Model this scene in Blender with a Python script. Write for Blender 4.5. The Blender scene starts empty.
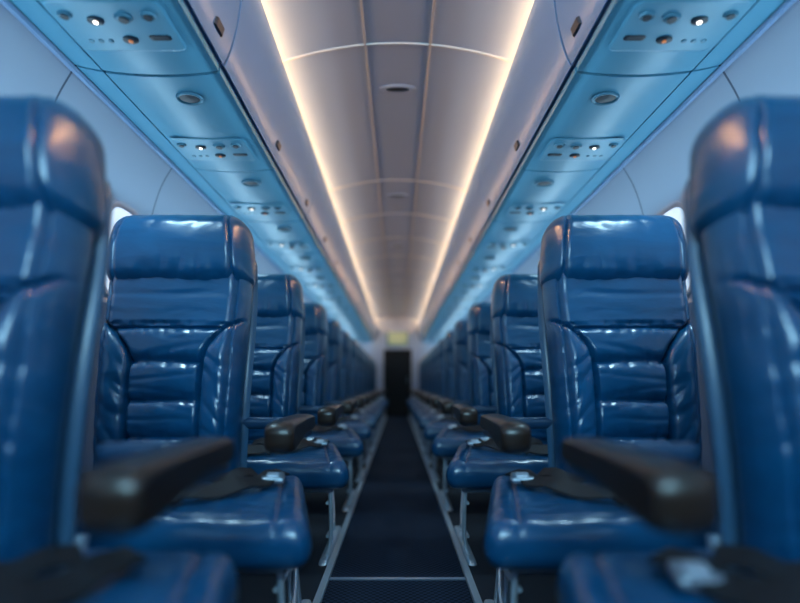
import bpy, bmesh, math, random
from mathutils import Vector, Matrix, noise
random.seed(3)
C = bpy.context.scene.collection
HC = 0.72; FPX = 500.0
ORD = ['first','second','third','fourth','fifth','sixth','seventh','eighth','ninth','tenth','eleventh','twelfth','thirteenth','fourteenth','fifteenth','sixteenth','seventeenth','eighteenth']
SIDE = {-1:'left', 1:'right'}

# ------------------------------------------------------------------ materials
def mat(name, col, rough=.5, metal=0, emit=None, es=0, coat=0, bump=None, spec=.5, crough=.17):
    m = bpy.data.materials.new(name); m.use_nodes = True
    nt = m.node_tree; b = nt.nodes['Principled BSDF']
    b.inputs['Base Color'].default_value = (*col,1); b.inputs['Roughness'].default_value = rough
    b.inputs['Metallic'].default_value = metal; b.inputs['Coat Weight'].default_value = coat
    b.inputs['Coat Roughness'].default_value = crough
    b.inputs['Specular IOR Level'].default_value = spec
    if emit: b.inputs['Emission Color'].default_value = (*emit,1); b.inputs['Emission Strength'].default_value = es
    tc = nt.nodes.new('ShaderNodeTexCoord')
    n = nt.nodes.new('ShaderNodeTexNoise'); n.inputs['Scale'].default_value = bump[0] if bump else 3; n.inputs['Detail'].default_value = 4 if bump else 1
    nt.links.new(tc.outputs['Object'], n.inputs['Vector'])
    if bump:
        bp = nt.nodes.new('ShaderNodeBump'); bp.inputs['Strength'].default_value = bump[1]; bp.inputs['Distance'].default_value = bump[2]
        nt.links.new(n.outputs['Fac'], bp.inputs['Height']); nt.links.new(bp.outputs['Normal'], b.inputs['Normal'])
    else:
        mr = nt.nodes.new('ShaderNodeMapRange'); mr.inputs['To Min'].default_value = max(0,rough-.015); mr.inputs['To Max'].default_value = min(1,rough+.015)
        nt.links.new(n.outputs['Fac'], mr.inputs['Value']); nt.links.new(mr.outputs['Result'], b.inputs['Roughness'])
    return m
def leather(name, c1, c2, rough, coat=.45, bs=.19):
    m = mat(name, c1, rough, bump=(260,.12,.0012), coat=coat)
    nt = m.node_tree; b = nt.nodes['Principled BSDF']; tc = nt.nodes['Texture Coordinate']
    n2 = nt.nodes.new('ShaderNodeTexNoise'); n2.inputs['Scale'].default_value = 12; n2.inputs['Detail'].default_value = 4; n2.inputs['Distortion'].default_value = .8
    mp_ = nt.nodes.new('ShaderNodeMapping'); mp_.inputs['Scale'].default_value = (.7,1,1.6)
    nt.links.new(tc.outputs['Object'], mp_.inputs['Vector']); nt.links.new(mp_.outputs['Vector'], n2.inputs['Vector'])
    mx = nt.nodes.new('ShaderNodeMix'); mx.data_type = 'RGBA'
    mx.inputs[6].default_value = (*c1,1); mx.inputs[7].default_value = (*c2,1)
    nt.links.new(n2.outputs['Fac'], mx.inputs[0]); nt.links.new(mx.outputs[2], b.inputs['Base Color'])
    bp0 = [x for x in nt.nodes if x.type=='BUMP'][0]
    bp = nt.nodes.new('ShaderNodeBump'); bp.inputs['Strength'].default_value = bs; bp.inputs['Distance'].default_value = .010
    nt.links.new(n2.outputs['Fac'], bp.inputs['Height']); nt.links.new(bp.outputs['Normal'], bp0.inputs['Normal'])
    nt.links.new(bp.outputs['Normal'], b.inputs['Coat Normal'])
    return m
def seamed(name, col, dark, lower, rough, start, pitch, width):
    # panelled wall: thin dark joints along the cabin, shade painted into the colour below the windows to mute warm spill
    m = mat(name, col, rough); nt = m.node_tree; b = nt.nodes['Principled BSDF']; tc = nt.nodes['Texture Coordinate']
    sp = nt.nodes.new('ShaderNodeSeparateXYZ'); nt.links.new(tc.outputs['Object'], sp.inputs[0])
    def mth(op, a, v):
        x = nt.nodes.new('ShaderNodeMath'); x.operation = op; nt.links.new(a, x.inputs[0])
        if v is not None: x.inputs[1].default_value = v
        return x.outputs[0]
    f = mth('FRACT', mth('DIVIDE', mth('SUBTRACT', sp.outputs['Y'], start-10*pitch), pitch), None)
    lt = mth('LESS_THAN', f, width/pitch)
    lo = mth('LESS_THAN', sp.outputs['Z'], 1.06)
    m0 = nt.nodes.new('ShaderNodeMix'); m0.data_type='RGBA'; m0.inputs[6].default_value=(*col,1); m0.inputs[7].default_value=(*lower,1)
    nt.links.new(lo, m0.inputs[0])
    mx = nt.nodes.new('ShaderNodeMix'); mx.data_type='RGBA'; mx.inputs[7].default_value=(*dark,1)
    nt.links.new(m0.outputs[2], mx.inputs[6]); nt.links.new(lt, mx.inputs[0]); nt.links.new(mx.outputs[2], b.inputs['Base Color'])
    return m
M = {
 'leather': leather('blue_leather', (.0008,.043,.118), (.003,.090,.215), .29),
 'shell': mat('seat_shell', (.035,.10,.18), .3),
 'pad': leather('near_black_leather', (.015,.009,.007), (.036,.018,.011), .36, .25, .12),
 'armshell': mat('arm_shell', (.012,.045,.10), .3),
 'belt': mat('belt_webbing', (.005,.005,.007), .6, bump=(400,.4,.002)),
 'steel': mat('brushed_steel', (.68,.76,.84), .36, .7),
 'buckle': mat('buckle_metal', (.40,.46,.52), .35, .9),
 'frame': mat('frame_metal', (.36,.45,.56), .38, .7),
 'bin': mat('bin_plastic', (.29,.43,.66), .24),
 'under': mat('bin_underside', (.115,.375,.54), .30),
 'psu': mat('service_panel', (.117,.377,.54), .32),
 'dark': mat('dark_plastic', (.02,.03,.045), .35),
 'ring': mat('grey_ring', (.07,.23,.33), .3, .2),
 'lens': mat('lit_lens', (1,1,1), .3, emit=(1,.88,.74), es=3),
 'amber': mat('amber_lens', (.5,.15,.05), .3, emit=(1,.35,.12), es=.35),
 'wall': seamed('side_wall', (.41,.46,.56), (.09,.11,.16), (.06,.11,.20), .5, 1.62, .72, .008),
 'endwall': mat('end_wall', (.66,.74,.88), .5),
 'ceil': mat('ceiling_panel', (.40,.48,.63), .36),
 'trim': mat('ceiling_trim', (.62,.59,.58), .3),
 'cove': mat('cove_strip', (1,.8,.5), .4, emit=(1,.48,.16), es=14),
 'pane': mat('window_pane', (.7,.8,.9), .2, emit=(.55,.78,1), es=.8),
 'wframe': mat('window_frame', (.4,.45,.55), .4),
 'black': mat('black_door', (.004,.004,.005), .6),
 'glow': mat('lit_panel', (.5,.6,.4), .4, emit=(.65,.80,.42), es=.12),
 'floor': mat('dark_carpet', (.004,.009,.019), .85, bump=(300,.6,.004)),
}
# woven dot runner
m = mat('aisle_runner_weave', (.012,.018,.03), .8, spec=.12); nt = m.node_tree; b = nt.nodes['Principled BSDF']
ck = nt.nodes.new('ShaderNodeTexChecker'); ck.inputs['Scale'].default_value = 80
ck.inputs['Color1'].default_value=(.002,.004,.010,1); ck.inputs['Color2'].default_value=(.016,.030,.058,1)
nt.links.new(nt.nodes['Texture Coordinate'].outputs['Object'], ck.inputs['Vector']); nt.links.new(ck.outputs['Color'], b.inputs['Base Color'])
M['runner'] = m

# ------------------------------------------------------------------ mesh helpers
class MB:
    def __init__(s): s.v=[]; s.f=[]
    def add(s, vf):
        o=len(s.v); s.v += [tuple(p) for p in vf[0]]; s.f += [tuple(i+o for i in f) for f in vf[1]]; return s
    def build(s, name, m, parent=None, smooth=True):
        me = bpy.data.meshes.new(name); me.from_pydata(s.v, [], s.f)
        bm = bmesh.new(); bm.from_mesh(me); bmesh.ops.recalc_face_normals(bm, faces=bm.faces); bm.to_mesh(me); bm.free()
        if smooth:
            for p in me.polygons: p.use_smooth = True
        me.materials.append(M[m]); o = bpy.data.objects.new(name, me); C.objects.link(o)
        if smooth:
            try: me.set_sharp_from_angle(angle=math.radians(50))
            except Exception: pass
        if parent: o.parent = parent
        return o
def pad(a0,a1,b0,b1,tf,tb,re,rc,nu,nv,mp,hf=None,cosmix=.75):
    sp = lambda t: (1-cosmix)*t + cosmix*(.5-.5*math.cos(math.pi*t))
    cx,cb=(a0+a1)/2,(b0+b1)/2; hx,hb=(a1-a0)/2,(b1-b0)/2
    V=[];F=[];idx={};bk={}
    for j in range(nv+1):
        bb=b0+(b1-b0)*sp(j/nv); db=min(bb-b0,b1-bb)
        ins = rc-math.sqrt(max(0,rc*rc-(rc-db)**2)) if db<rc else 0
        for i in range(nu+1):
            a=a0+ins+(a1-a0-2*ins)*sp(i/nu)
            per = i in (0,nu) or j in (0,nv)
            qx,qb=abs(a-cx)-(hx-rc),abs(bb-cb)-(hb-rc)
            sd=math.hypot(max(qx,0),max(qb,0))+min(max(qx,qb),0)-rc
            e=max(0,-sd); k=min(e/re,1); pr=0 if per else math.sqrt(max(0,1-(1-k)**2))
            h=hf(a,bb) if hf else 0
            idx[i,j]=len(V); V.append(mp(a,bb,(tf+h)*pr))
            if per: bk[i,j]=idx[i,j]
            else: bk[i,j]=len(V); V.append(mp(a,bb,-tb*pr))
    for j in range(nv):
        for i in range(nu):
            F.append((idx[i,j],idx[i+1,j],idx[i+1,j+1],idx[i,j+1]))
            q=(bk[i,j],bk[i,j+1],bk[i+1,j+1],bk[i+1,j])
            F.append(q)
    return V,F
def tube(pts, r, n=10):
    pts=[Vector(p) for p in pts]; V=[];F=[]
    for k,p in enumerate(pts):
        t=(pts[min(k+1,len(pts)-1)]-pts[max(k-1,0)]).normalized()
        ref = Vector((1,0,0)) if abs(t.x)<.9 else Vector((0,1,0))
        u=t.cross(ref).normalized(); w=t.cross(u).normalized()
        for i in range(n):
            a=2*math.pi*i/n; V.append(p+r*(math.cos(a)*u+math.sin(a)*w))
    for k in range(len(pts)-1):
        for i in range(n):
            F.append((k*n+i,k*n+(i+1)%n,(k+1)*n+(i+1)%n,(k+1)*n+i))
    F.append(tuple(range(n))); F.append(tuple((len(pts)-1)*n+i for i in range(n)))
    return V,F
def bend(pts, n=8):          # Catmull-Rom smoothing of a polyline
    P=[Vector(p) for p in pts]; P=[2*P[0]-P[1]]+P+[2*P[-1]-P[-2]]; out=[]
    for k in range(1,len(P)-2):
        for i in range(n):
            t=i/n; a,b_,c,d=P[k-1:k+3]
            out.append(.5*((2*b_)+(c-a)*t+(2*a-5*b_+4*c-d)*t*t+(3*b_-a-3*c+d)*t**3))
    out.append(P[-2]); return out
def box(x0,x1,y0,y1,z0,z1):
    V=[(x,y,z) for z in (z0,z1) for y in (y0,y1) for x in (x0,x1)]
    return V,[(0,1,3,2),(4,6,7,5),(0,4,5,1),(2,3,7,6),(0,2,6,4),(1,5,7,3)]
def extr(profile, y0, y1):   # closed profile in xz, extruded along y
    n=len(profile); V=[(x,y0,z) for x,z in profile]+[(x,y1,z) for x,z in profile]
    F=[(i,(i+1)%n,n+(i+1)%n,n+i) for i in range(n)]+[tuple(range(n)),tuple(range(n,2*n))]
    return V,F
def sheet(curve, th, y0, y1, s=1): # open curve in xz given thickness
    pts=[Vector((x,0,z)) for x,z in curve]; V=[];F=[];n=len(pts); off=[]
    for k,p in enumerate(pts):
        t=(pts[min(k+1,n-1)]-pts[max(k-1,0)]).normalized(); off.append(p+Vector((-t.z,0,t.x))*th)
    prof=[(s*p.x,p.z) for p in pts]+[(s*p.x,p.z) for p in reversed(off)]
    n2=len(prof)
    V=[(x,y,z) for y in (y0,y1) for x,z in prof]
    F=[(i,(i+1)%n2,n2+(i+1)%n2,n2+i) for i in range(n2)]
    for base in (0,n2):
        for i in range(n-1): F.append((base+i,base+i+1,base+n2-2-i,base+n2-1-i))
    return V,F
def lathe(prof, c, sx=1, sy=1, n=28):   # prof [(r,h)], h measured downwards from c
    V=[];F=[]
    for r,h in prof:
        for i in range(n):
            a=2*math.pi*i/n; V.append((c[0]+sx*r*math.cos(a),c[1]+sy*r*math.sin(a),c[2]-h))
    for k in range(len(prof)-1):
        for i in range(n): F.append((k*n+i,k*n+(i+1)%n,(k+1)*n+(i+1)%n,(k+1)*n+i))
    F.append(tuple(range(n))); F.append(tuple((len(prof)-1)*n+i for i in range(n)))
    return V,F
def tag(o,label,cat,group=None,kind=None):
    o['label']=label; o['category']=cat
    if group: o['group']=group
    if kind: o['kind']=kind
    return o
def thing(name,label,cat,loc=(0,0,0),group=None):
    o=bpy.data.objects.new(name,None); C.objects.link(o); o.location=loc; o.empty_display_size=.1
    return tag(o,label,cat,group)
def dup(root,loc,label):
    r=root.copy(); C.objects.link(r); r.location=loc; r['label']=label
    for ch in list(root.children):
        c=ch.copy(); C.objects.link(c); c.parent=r
        for g in list(ch.children):
            d=g.copy(); C.objects.link(d); d.parent=c
    return r
def nz(x,y,z=0): return noise.noise(Vector((x,y,z)))
def crease(v,w): return max(0,1-abs(v)*w)

# ------------------------------------------------------------------ seat
TH=math.radians(9); ZB=.40
def cush_h(a,b):
    h=.005*(1-((a-.11)/.4)**2)
    h-=.009*math.exp(-((a+.20)/.005)**2)+.009*math.exp(-((a-.44)/.005)**2)
    h-=.007*math.exp(-((b-.05)/.005)**2)
    h+=.004*nz(a*9,b*9,3)+.0015*nz(a*22,b*22,5)
    h-=.004*crease(nz(a*7+4,b*14,8),5)
    return h
def cush_z(b): return .358+.026*b/.5
def cush_map(s):
    def f(a,b,n):
        aa=a if a<0 else a*(1-.22*b/.5)
        return (-s*aa, -.46+b, cush_z(b)+n)
    return f
def cush_top(a,b): return cush_z(b)+.064+cush_h(a,b)
def back_map(s):
    def f(a,b,n):
        w=1-.065*max(0,min(1,(.60-b)/.60))
        n2=n+.018*math.sin(min(max(b/.6,0),1)*math.pi)
        return (-s*a*w, .0+b*math.sin(TH)-n2*math.cos(TH), ZB+b*math.cos(TH)+n2*math.sin(TH))
    return f
SEAMS=[.05,.155,.265,.385,.495]
def back_h(a,b):
    x=abs(a); ac=.112
    if b>.38: ac=.112+.128*min(1,(b-.38)/.155)**2.0
    ac+=.004*nz(0,b*12,a>0)
    bb=b+.006*nz(a*7,2.5,3)+.10*max(0,x-.07)**1.5   # seams dip and wander a little
    h=0
    if b<.56: h-=.024*math.exp(-((x-ac)/.0055)**2)
    if x<ac and bb<.51:
        for q in range(4):
            if SEAMS[q]<=bb<=SEAMS[q+1]:
                t=(bb-SEAMS[q])/(SEAMS[q+1]-SEAMS[q]); h+=(.018+.004*nz(q*3.1,.5,7))*(1-abs(2*t-1)**4)-.013
        ed=min(abs(bb-q_) for q_ in SEAMS)
        h-=.004*crease(nz(a*24,b*9,2),3)*max(0,1-ed/.045)
        h-=.0028*crease(nz(a*6,b*24,22),3.6)
    elif b<.54 and x>ac:
        u=min(1,max(0,(x-ac)/.10)); h+=.020*math.sin(u*math.pi*.75)
        h-=.0045*crease(nz(a*10,b*15+a*12,12),3)
    else:
        h+=.003
        h-=.0028*crease(nz(a*4+b*3,b*15,6),3)
    h-=.013*math.exp(-((x-.196)/.005)**2)
    h+=.003*nz(a*7,b*7,1)
    return h
def head_h(a,b):
    t=(b-.62)/.275
    h=.022*math.sin(max(0,min(1,t))*math.pi)
    h-=.013*math.exp(-((abs(a)-(.184-.03*max(0,t-.5)))/.005)**2)
    edge=max(0,1-t*2.2)
    h-=.007*edge*crease(nz(a*18+b*4,b*6,9),2.6)
    top=max(0,(t-.55)*2.0)
    h-=.005*top*crease(nz(a*14-b*5,b*6,19),2.6)
    h+=.004*nz(a*6,b*8,4)
    return h
def build_seat(s):
    r=thing('aircraft_seat','','seat')
    MB().add(pad(-.30,.52,0,.50,.064,.048,.042,.05,76,60,cush_map(s),cush_h)).build('seat_cushion','leather',r)
    MB().add(pad(-.226,.226,-.03,.72,.075,.05,.055,.05,96,150,back_map(s),back_h,.4)).build('backrest','leather',r)
    hm=back_map(s)
    MB().add(pad(-.232,.232,.614,.884,.086,.075,.064,.070,90,70,lambda a,b,n: hm(a*(1-.10*max(0,(b-.68)/.205)**1.6),b,n),head_h,.6)).build('headrest','leather',r)
    MB().add(pad(-.234,.234,-.08,.80,.012,.03,.03,.07,24,30,lambda a,b,n: hm(a*(1-.05*max(0,(b-.5)/.3)),b,n-.055))).build('back_shell','shell',r)
    # armrest on the aisle side: slim padded bar with flat top and sides and a blunt, gently down-turned front
    def am(a,b,n):
        k=max(0,min(1,(a+.20)/.18)); k=k*k*(3-2*k)
        z=.628-(.628-b)*(1-.38*k)-.006*max(0,(-.15-a)/.10)**2
        return (-s*(.393+n), a, z)
    arm=MB().add(pad(-.25,.11,.542,.628,.039,.039,.016,.034,48,26,am)).build('armrest','pad',r)
    MB().add(pad(-.13,.10,.556,.583,.031,.031,.010,.012,24,12,lambda a,b,n:(-s*(.393+n),a,b))).build('arm_shell','armshell',arm)
    MB().add(pad(.19,.42,.06,.105,.018,.018,.012,.018,18,10,lambda a,b,n:(-s*a,b,.598+n))).build('arm_bracket','armshell',arm)
    # belt
    def ribbon(path,w):
        P=bend([(a,b,0) for a,b in path],10); V=[];F=[]
        for k,p in enumerate(P):
            t=(P[min(k+1,len(P)-1)]-P[max(k-1,0)]).normalized(); nrm=Vector((-t.y,t.x,0))
            wav=.006+.010*math.sin(k*.30)**2
            for q,(o_,dz) in enumerate(((-w,.0),(w,.0),(w,.005),(-w,.005))):
                a,b=p.x+nrm.x*o_,p.y+nrm.y*o_
                x,y,_=cush_map(s)(a,b,0); V.append((x,y,cush_top(a,b)+dz+wav+(b-p.y+w)*.40))
        n=len(P)
        for k in range(n-1):
            for i in range(4): F.append((k*4+i,k*4+(i+1)%4,k*4+4+(i+1)%4,k*4+4+i))
        F += [(0,1,2,3),(4*n-4,4*n-3,4*n-2,4*n-1)]
        return V,F
    be=MB().add(ribbon([(.44,.40),(.38,.29),(.28,.19),(.14,.12),(-.02,.11)],.029)).add(ribbon([(-.22,.42),(-.12,.28),(.03,.20),(.20,.11)],.024)).add(ribbon([(.34,.40),(.26,.33),(.16,.30),(.06,.31)],.024)).build('seat_belt','belt',r)
    bz=cush_top(.38,.33)+.018
    def bm_(a,b,n):
        x,y,_=cush_map(s)(a,b,0); return (x,y,bz+n+(b-.30)*.18)
    MB().add(pad(.372,.45,.295,.35,.008,.008,.005,.012,14,12,bm_)).build('buckle','buckle',be)
    MB().add(pad(.390,.432,.307,.338,.003,.003,.002,.006,8,8,lambda a,b,n: (bm_(a,b,n)[0],bm_(a,b,n)[1],bm_(a,b,n)[2]+.008))).build('buckle_flap','steel',be)
    # under frame
    X=lambda a:-s*a; ZR=.300
    fr=MB()
    ring=[(X(-.22),-.38,ZR),(X(.43),-.38,ZR),(X(.36),.05,ZR),(X(-.22),.05,ZR),(X(-.22),-.38,ZR)]
    for k in range(4): fr.add(tube([ring[k],ring[k+1]],.013))
    fr.add(tube([(X(.0),-.38,ZR),(X(.0),.05,ZR)],.012))
    fr.add(tube([(X(-.16),.05,ZR),(X(-.16),.08,.45)],.014)).add(tube([(X(.16),.05,ZR),(X(.16),.08,.45)],.014))
    fr.build('seat_frame','frame',r)
    for a in (.425,-.20):
        MB().add(tube(bend([(X(a),-.36,ZR),(X(a+.005),-.365,.20),(X(a),-.34,.09),(X(a-.02),-.31,.012)]),.0085)).build('leg','steel',r)
        MB().add(tube(bend([(X(a-.02),-.16,ZR),(X(a-.025),-.15,.17),(X(a-.022),-.12,.012)]),.007)).build('leg','steel',r)
        MB().add(tube(bend([(X(a-.05),.04,ZR),(X(a-.05),.06,.16),(X(a-.035),.05,.012)]),.0085)).build('leg','steel',r)
        MB().add(tube(bend([(X(a-.012),-.345,.10),(X(a-.012),-.15,.12),(X(a-.046),.03,.26)]),.007)).build('brace','steel',r)
        MB().add(tube(bend([(X(a-.01),-.36,.24),(X(a-.02),-.16,.215),(X(a-.05),.05,.17)]),.007)).build('brace','steel',r)
        MB().add(pad(-.40,.13,-.018+a-.025,.018+a-.025,.014,.0,.006,.016,16,8,lambda p,q,n:(X(q),p,n))).build('foot_rail','steel',r)
    return r
ROWS=[.82]+[1.53+.86*k for k in range(12)]
XB=.700
for s in (-1,1):
    proto=build_seat(s)      # local +a runs towards the aisle
    proto['group']='blue leather seats '+SIDE[s]+' of the aisle'
    for k,y in enumerate([ROWS[1],ROWS[0]]+ROWS[2:]):
        row=1 if k==0 else 0 if k==1 else k
        lab='blue leather aircraft seat in the %s row from the camera, %s of the aisle'%(ORD[row],SIDE[s])
        if row==0: lab='blurred nearest blue leather aircraft seat at the %s edge of the photo'%SIDE[s]
        loc=(s*(XB+(.03 if row==0 else 0)),y,0)
        if k==0: o=proto; o.location=loc; o['label']=lab
        else: o=dup(proto,loc,lab)
        if row==0:
            for ch in list(o.children):
                nm=ch.name.split('.')[0]
                if nm in ('backrest','back_shell'): ch.location=(s*.060,-.02*math.sin(TH),-.02*math.cos(TH))
                if nm=='headrest': ch.location=(s*.054,-.032*math.sin(TH),-.032*math.cos(TH))
                if nm=='seat_cushion': ch.location=(-s*.055,0,0)
                if nm=='seat_belt': ch.location=(s*.03,0,0)
                if nm=='seat_belt' and s==-1:
                    for g in list(ch.children): bpy.data.objects.remove(g)

# ------------------------------------------------------------------ room shell
Y0,Y1=-2.0,11.72
def struct(o,label,cat): return tag(o,label,cat,None,'structure')
struct(MB().add(box(-1.25,1.25,Y0,Y1+.6,-.05,0)).build('floor','floor',None,False),'dark navy carpeted cabin floor under the seats','floor')
wallc=[(1.15,0),(1.19,.35),(1.21,.75),(1.205,1.1),(1.175,1.4),(1.12,1.62),(1.045,1.76),(.95,1.92),(.80,2.08),(.66,2.16)]
wc=[tuple(p)[::2] for p in bend([(x,0,z) for x,z in wallc],5)]
for s in (-1,1):
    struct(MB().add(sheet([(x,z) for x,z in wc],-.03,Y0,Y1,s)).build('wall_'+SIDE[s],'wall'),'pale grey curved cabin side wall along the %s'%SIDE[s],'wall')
def ceil_z(x): return 2.30-.075*(abs(x)/.5)**2
cc=[(x/100,ceil_z(x/100)) for x in range(-60,61,4)]
cc=[(-.67,2.10),(-.655,2.175)]+cc+[(.655,2.175),(.67,2.10)]
struct(MB().add(sheet(cc,.03,Y0,Y1)).build('ceiling','ceil'),'arched cabin ceiling washed by warm cove light','ceiling')
n=0
def trim(mb,mt,label):
    global n; n+=1
    return struct(mb.build('trim_%d'%n,mt),label,'trim')
for s in (-1,1):
    trim(MB().add(extr([(s*.144,ceil_z(.144)+.002),(s*.146,ceil_z(.146)-.009),(s*.154,ceil_z(.154)-.009),(s*.156,ceil_z(.156)+.002)],Y0,Y1)),'trim','long pale ceiling seam trim %s of the centre strip'%SIDE[s])
RIB=[.80,2.31,3.85,4.6,5.35,6.1,6.85,7.6,8.35,9.1]
for k,y in enumerate(RIB):
    mb=MB()
    pts=[(x/100,ceil_z(x/100)) for x in range(-58,59,4)]
    V=[];F=[]
    for x,z in pts: V += [(x,y-.007,z+.002),(x,y-.004,z-.006),(x,y+.004,z-.006),(x,y+.007,z+.002)]
    for i in range(len(pts)-1):
        for q in range(3): F.append((i*4+q,i*4+q+1,i*4+4+q+1,i*4+4+q))
    F += [(0,1,2,3),tuple(len(V)-4+i for i in range(4))]
    mb.add((V,F))
    trim(mb,'trim','%s arched cross seam trim across the ceiling from the camera'%ORD[k])
for s in (-1,1):
    trim(MB().add(extr([(s*.250,0),(s*.252,.014),(s*.276,.014),(s*.278,0)],Y0,Y1)),'steel','bright metal floor rail along the %s edge of the aisle'%SIDE[s])
    trim(MB().add(extr([(s*1.03,1.738),(s*1.035,1.728),(s*1.055,1.735),(s*1.06,1.75)],Y0,Y1)),'bin','pale rail between the %s overhead bins and side wall'%SIDE[s])
trim(MB().add(extr([(-.25,.004),(-.25,.009),(.25,.009),(.25,.004)],1.83,1.85)),'frame','thin metal strip crossing the aisle floor')
tag(MB().add(box(-.25,.25,Y0,Y1,0,.005)).build('aisle_runner','runner',None,False),'dark woven runner down the middle of the aisle','carpet')

# end wall with doorway
mb=MB().add(box(-1.22,-.33,Y1,Y1+.08,0,2.33)).add(box(.33,1.22,Y1,Y1+.08,0,2.33)).add(box(-.33,.33,Y1,Y1+.08,1.56,2.33))
struct(mb.build('wall_back','endwall',None,False),'pale bulkhead wall at the far end of the cabin','wall')
d=struct(MB().add(box(-.34,.34,Y1+.06,Y1+.12,0,1.58)).build('door_1','black',None,False),'black doorway at the far end of the aisle','door')
MB().add(tube([(.24,Y1+.06,.75),(.24,Y1+.035,.75),(.24,Y1+.035,.92),(.24,Y1+.06,.92)],.01)).build('door_handle','frame',d)
g=thing('lit_panel','small glowing greenish panel above the far black doorway','light panel',(0,Y1,0))
MB().add(pad(-.26,.26,1.62,1.98,.02,0,.01,.03,12,12,lambda a,b,nn:(a,-nn-.001,b))).build('panel_frame','ring',g)
MB().add(pad(-.23,.23,1.65,1.95,.006,0,.004,.02,12,12,lambda a,b,nn:(a,-nn-.0205,b))).build('diffuser','glow',g)

# ------------------------------------------------------------------ overhead bins
def bezc(p0,p1,p2,p3,n=14):
    out=[]
    for i in range(n+1):
        t=i/n; u=1-t
        out.append(tuple(u**3*a+3*u*u*t*b_+3*u*t*t*c+t**3*d_ for a,b_,c,d_ in zip(p0,p1,p2,p3)))
    return out
face=bezc((.556,1.742),(.515,1.80),(.478,2.02),(.505,2.14))
base=[(.568,1.738)]+bezc((.572,1.722),(.70,1.698),(.90,1.706),(1.03,1.742),28)
cut=[i for i,p in enumerate(base) if p[0]<.945][-1]
for s in (-1,1):
    first=None
    for k in range(9):
        y=1.60+1.44*(k-2)
        lab='pale overhead bin, %s along the %s side counting from the camera end'%(ORD[k],SIDE[s])
        if first is None:
            r=thing('overhead_bin',lab,'luggage bin',(0,y,0),'overhead bins on the %s side'%SIDE[s])
            MB().add(extr([(s*.572,1.745),(s*.528,1.85),(s*.515,2.05),(s*.53,2.12),(s*.75,2.085),(s*.92,1.92),(s*1.02,1.765)],.006,1.434)).build('bin_body','bin',r)
            dr=MB().add(sheet(face,-.014,.005,1.433,s)).build('bin_door','bin',r)
            for q,yy in enumerate((.60,1.30)):
                def lm(a,b,nn):   # b runs up the door face
                    i=min(len(face)-2,int(b)); fr=b-i
                    x=face[i][0]*(1-fr)+face[i+1][0]*fr; z=face[i][1]*(1-fr)+face[i+1][1]*fr
                    return (s*(x-nn),a,z)
                MB().add(pad(yy,yy+.06,2.0,3.0,.008,.001,.006,.02,12,8,lm)).build('latch','dark',dr)
            for ya,yb in ((.006,.715),(.723,1.432)):
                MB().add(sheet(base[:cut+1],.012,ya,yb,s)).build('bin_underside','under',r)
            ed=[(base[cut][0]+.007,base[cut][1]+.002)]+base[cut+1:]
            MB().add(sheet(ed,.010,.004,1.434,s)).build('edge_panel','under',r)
            first=r
        else: dup(first,(0,y,0),lab)

# service units on the undersides
def under_z(x):
    for i in range(len(base)-1):
        if base[i][0]<=x<=base[i+1][0]:
            f=(x-base[i][0])/(base[i+1][0]-base[i][0]+1e-9); return base[i][1]*(1-f)+base[i+1][1]*f
    return 1.72
PX=.77; PZ=min(under_z(PX+q/100) for q in range(-17,18))-.001
for s in (-1,1):
    first=None; firsts=None
    for k in range(14):
        y=1.38+.72*k
        lab='service unit with reading lights under the %s bins, %s from the camera'%(SIDE[s],ORD[k])
        if first is None:
            r=thing('passenger_service_unit',lab,'service panel',(s*PX,y,PZ),'service units under the %s bins'%SIDE[s])
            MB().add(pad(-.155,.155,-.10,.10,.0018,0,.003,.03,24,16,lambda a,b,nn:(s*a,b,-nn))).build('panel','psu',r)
            for a,b,rr in ((-.105,-.048,.018),(-.035,-.040,.020),(.115,-.052,.016)):
                o=MB().add(lathe([(.001,.0),(rr,0),(rr,.005),(rr*.85,.008),(rr*.5,.007),(rr*.42,.010),(.001,.010)],(s*a,b,-.001),1.2,.8)).build('air_nozzle','ring',r)
                MB().add(lathe([(.001,0),(rr*.62,0),(rr*.62,.003),(.001,.003)],(s*a,b,-.0085))).build('nozzle_core','dark',o)
            for q,(a,b) in enumerate(((.045,-.030),(-.01,.045))):
                o=MB().add(lathe([(.001,0),(.017,0),(.017,.005),(.013,.007),(.001,.007)],(s*a,b,-.001),1.3,.85)).build('reading_light','dark',r)
                MB().add(lathe([(.001,0),(.0065,0),(.006,.003),(.001,.004)],(s*a,b,-.0075))).build('lens','lens' if q==0 else 'amber',o)
            for a in (.050,.078,.106):
                MB().add(lathe([(.001,0),(.008,0),(.007,.003),(.001,.004)],(s*a,.052,-.001))).build('call_button','ring',r)
            MB().add(pad(-.130,-.065,.028,.050,.003,0,.002,.010,8,6,lambda a,b,nn:(s*a,b,-nn-.0012))).build('sign_window','dark',r)
            first=r
        else: dup(first,(s*PX,y,PZ),lab)
        l=bpy.data.lights.new('reading_lamp','SPOT'); l.energy=18; l.color=(.48,.81,1); l.spot_size=math.radians(90); l.spot_blend=.9; l.shadow_soft_size=.06
        lo=bpy.data.objects.new('reading_lamp',l); C.objects.link(lo); lo.location=(s*(PX+.045),y-.035,PZ-.07)
    for k in range(13):
        y=1.72+.72*k
        lab='oval speaker grille under the %s bins, %s from the camera'%(SIDE[s],ORD[k])
        x=.715; z=min(under_z(x+q/100) for q in range(-5,6))-.001
        if firsts is None:
            r=thing('speaker_grille',lab,'speaker',(s*x,y,z),'oval speakers under the %s bins'%SIDE[s])
            MB().add(lathe([(.03,0),(.046,0),(.046,.004),(.043,.007),(.036,.006),(.034,.003)],(0,0,0),1,.8)).build('bezel','ring',r)
            MB().add(lathe([(.001,0),(.036,0),(.034,.003),(.001,.005)],(0,0,0),1,.8)).build('grille','dark',r)
            firsts=r
        else: dup(firsts,(s*x,y,z),lab)

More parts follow.
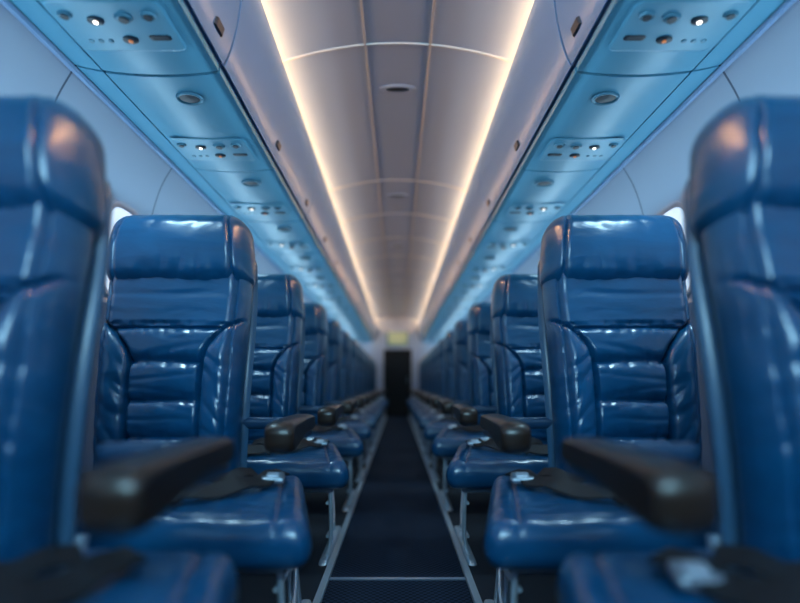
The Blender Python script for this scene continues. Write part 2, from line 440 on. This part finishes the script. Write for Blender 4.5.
# ceiling fixtures
for k in range(4):
    y=2.66+1.5*k; z=ceil_z(0)
    r=thing('ceiling_vent','flat oval ceiling vent, %s from the camera on the centre strip'%ORD[k],'vent',(0,y,z+.001),'oval vents on the ceiling')
    MB().add(lathe([(.02,0),(.10,0),(.10,.006),(.09,.010),(.06,.009),(.02,.009)],(0,0,0),1,.34)).build('bezel','ceil',r)
    MB().add(lathe([(.001,0),(.062,0),(.062,.003),(.001,.004)],(0,0,-.008),1,.26)).build('slot','dark',r)

# windows
wn=0
for s in (-1,1):
    for k in range(-1,7):
        y=2.14+.72*k; wn+=1
        w=thing('window_%d'%wn,'rounded cabin window, %s from the camera on the %s wall'%(ORD[k+1],SIDE[s]),'window',(0,y,0)); w['kind']='structure'
        def wx(z):
            for i in range(len(wc)-1):
                if wc[i][1]<=z<=wc[i+1][1]:
                    f=(z-wc[i][1])/(wc[i+1][1]-wc[i][1]+1e-9); return wc[i][0]*(1-f)+wc[i+1][0]*f
            return 1.2
        V=[];F=[];N=48; ZW=1.285
        def rr(t,hw,hh):
            c,sn=math.cos(t),math.sin(t); e=.62
            return hw*math.copysign(abs(c)**e,c), hh*math.copysign(abs(sn)**e,sn)
        secs=[(.150,.205,-.002),(.147,.202,.012),(.136,.190,.014),(.126,.180,.004),(.124,.178,-.002)]
        for hw,hh,pr in secs:
            for i in range(N):
                a,b=rr(2*math.pi*i/N,hw,hh); z=ZW+b; V.append((s*(wx(z)-pr),a,z))
        for q in range(len(secs)-1):
            for i in range(N): F.append((q*N+i,q*N+(i+1)%N,(q+1)*N+(i+1)%N,(q+1)*N+i))
        MB().add((V,F)).build('window_frame','wframe',w)
        V=[(s*(wx(ZW)-.004),0,ZW)];F=[]
        for i in range(N):
            a,b=rr(2*math.pi*i/N,.127,.181); z=ZW+b; V.append((s*(wx(z)-.003),a,z))
        for i in range(N): F.append((0,1+i,1+(i+1)%N))
        MB().add((V,F)).build('pane','pane',w)

# ------------------------------------------------------------------ lights
def area(name,loc,d,sx,sy,e,col,longy=True,spread=180):
    l=bpy.data.lights.new(name,'AREA'); l.shape='RECTANGLE'; l.size=sx; l.size_y=sy; l.energy=e; l.color=col; l.spread=math.radians(spread)
    o=bpy.data.objects.new(name,l); C.objects.link(o)
    z=-Vector(d).normalized(); y=Vector((0,1,0)) if longy else Vector((0,0,1)); x=y.cross(z).normalized(); y=z.cross(x)
    mt=Matrix((x,y,z)).transposed().to_4x4(); mt.translation=Vector(loc); o.matrix_world=mt
    return o
L=Y1-Y0-.1; YM=(Y0+Y1)/2
for s in (-1,1):
    tag(MB().add(extr([(s*.556,2.174),(s*.556,2.189),(s*.580,2.189),(s*.580,2.174)],Y0+.05,Y1-.05)).build('cove_light','cove'),'warm glowing cove light strip behind the top edge of the %s bins'%SIDE[s],'light strip')
    area('cove_lamp',(s*.545,YM,2.132),(-s*.75,0,1),.02,L,15,(1,.58,.23))
    area('cove_down_lamp',(s*.532,YM,2.170),(-s*.76,0,-.64),.014,L,20,(1,.50,.20),True,56)
    area('ceiling_wash',(s*.522,YM,2.152),(-s*1,0,.18),.016,L,3.4,(.50,.73,1))  # added cool fill hidden behind the bin lip, offsets warmth mid-ceiling
    area('wall_wash',(s*1.045,YM,1.42),(-s*.42,0,1),.03,L,20,(.48,.80,1))  # unseen strip floating off the wall, added to light the bin undersides
    area('bin_edge_wash',(s*.575,YM,1.688),(s*.92,0,-.38),.015,L,4,(.55,.80,1))  # added fill strip, turned from view, cool light for headrests and walls
area('galley_lamp',(0,-.9,1.85),(0,1,-.45),1.4,.42,50,(.38,.77,1),False)  # fill light added behind the camera for the seat fronts, no real fixture
w=bpy.data.worlds.new('World'); bpy.context.scene.world=w; w.use_nodes=True
bg=w.node_tree.nodes['Background']; bg.inputs[0].default_value=(.14,.28,.6,1); bg.inputs[1].default_value=.14

# ------------------------------------------------------------------ camera
cam=bpy.data.cameras.new('Camera'); co=bpy.data.objects.new('Camera',cam); C.objects.link(co)
co.location=(0,0,HC); co.rotation_euler=(math.radians(90),0,0)
cam.sensor_width=36; cam.lens=36*FPX/800; cam.shift_y=(385-301.5)/800; cam.shift_x=.003; cam.clip_start=.02
cam.dof.use_dof=True; cam.dof.focus_distance=1.75; cam.dof.aperture_fstop=.74
bpy.context.scene.camera=co
vs=bpy.context.scene.view_settings
try: vs.view_transform='Standard'; vs.look='None'
except Exception as e: print(e)
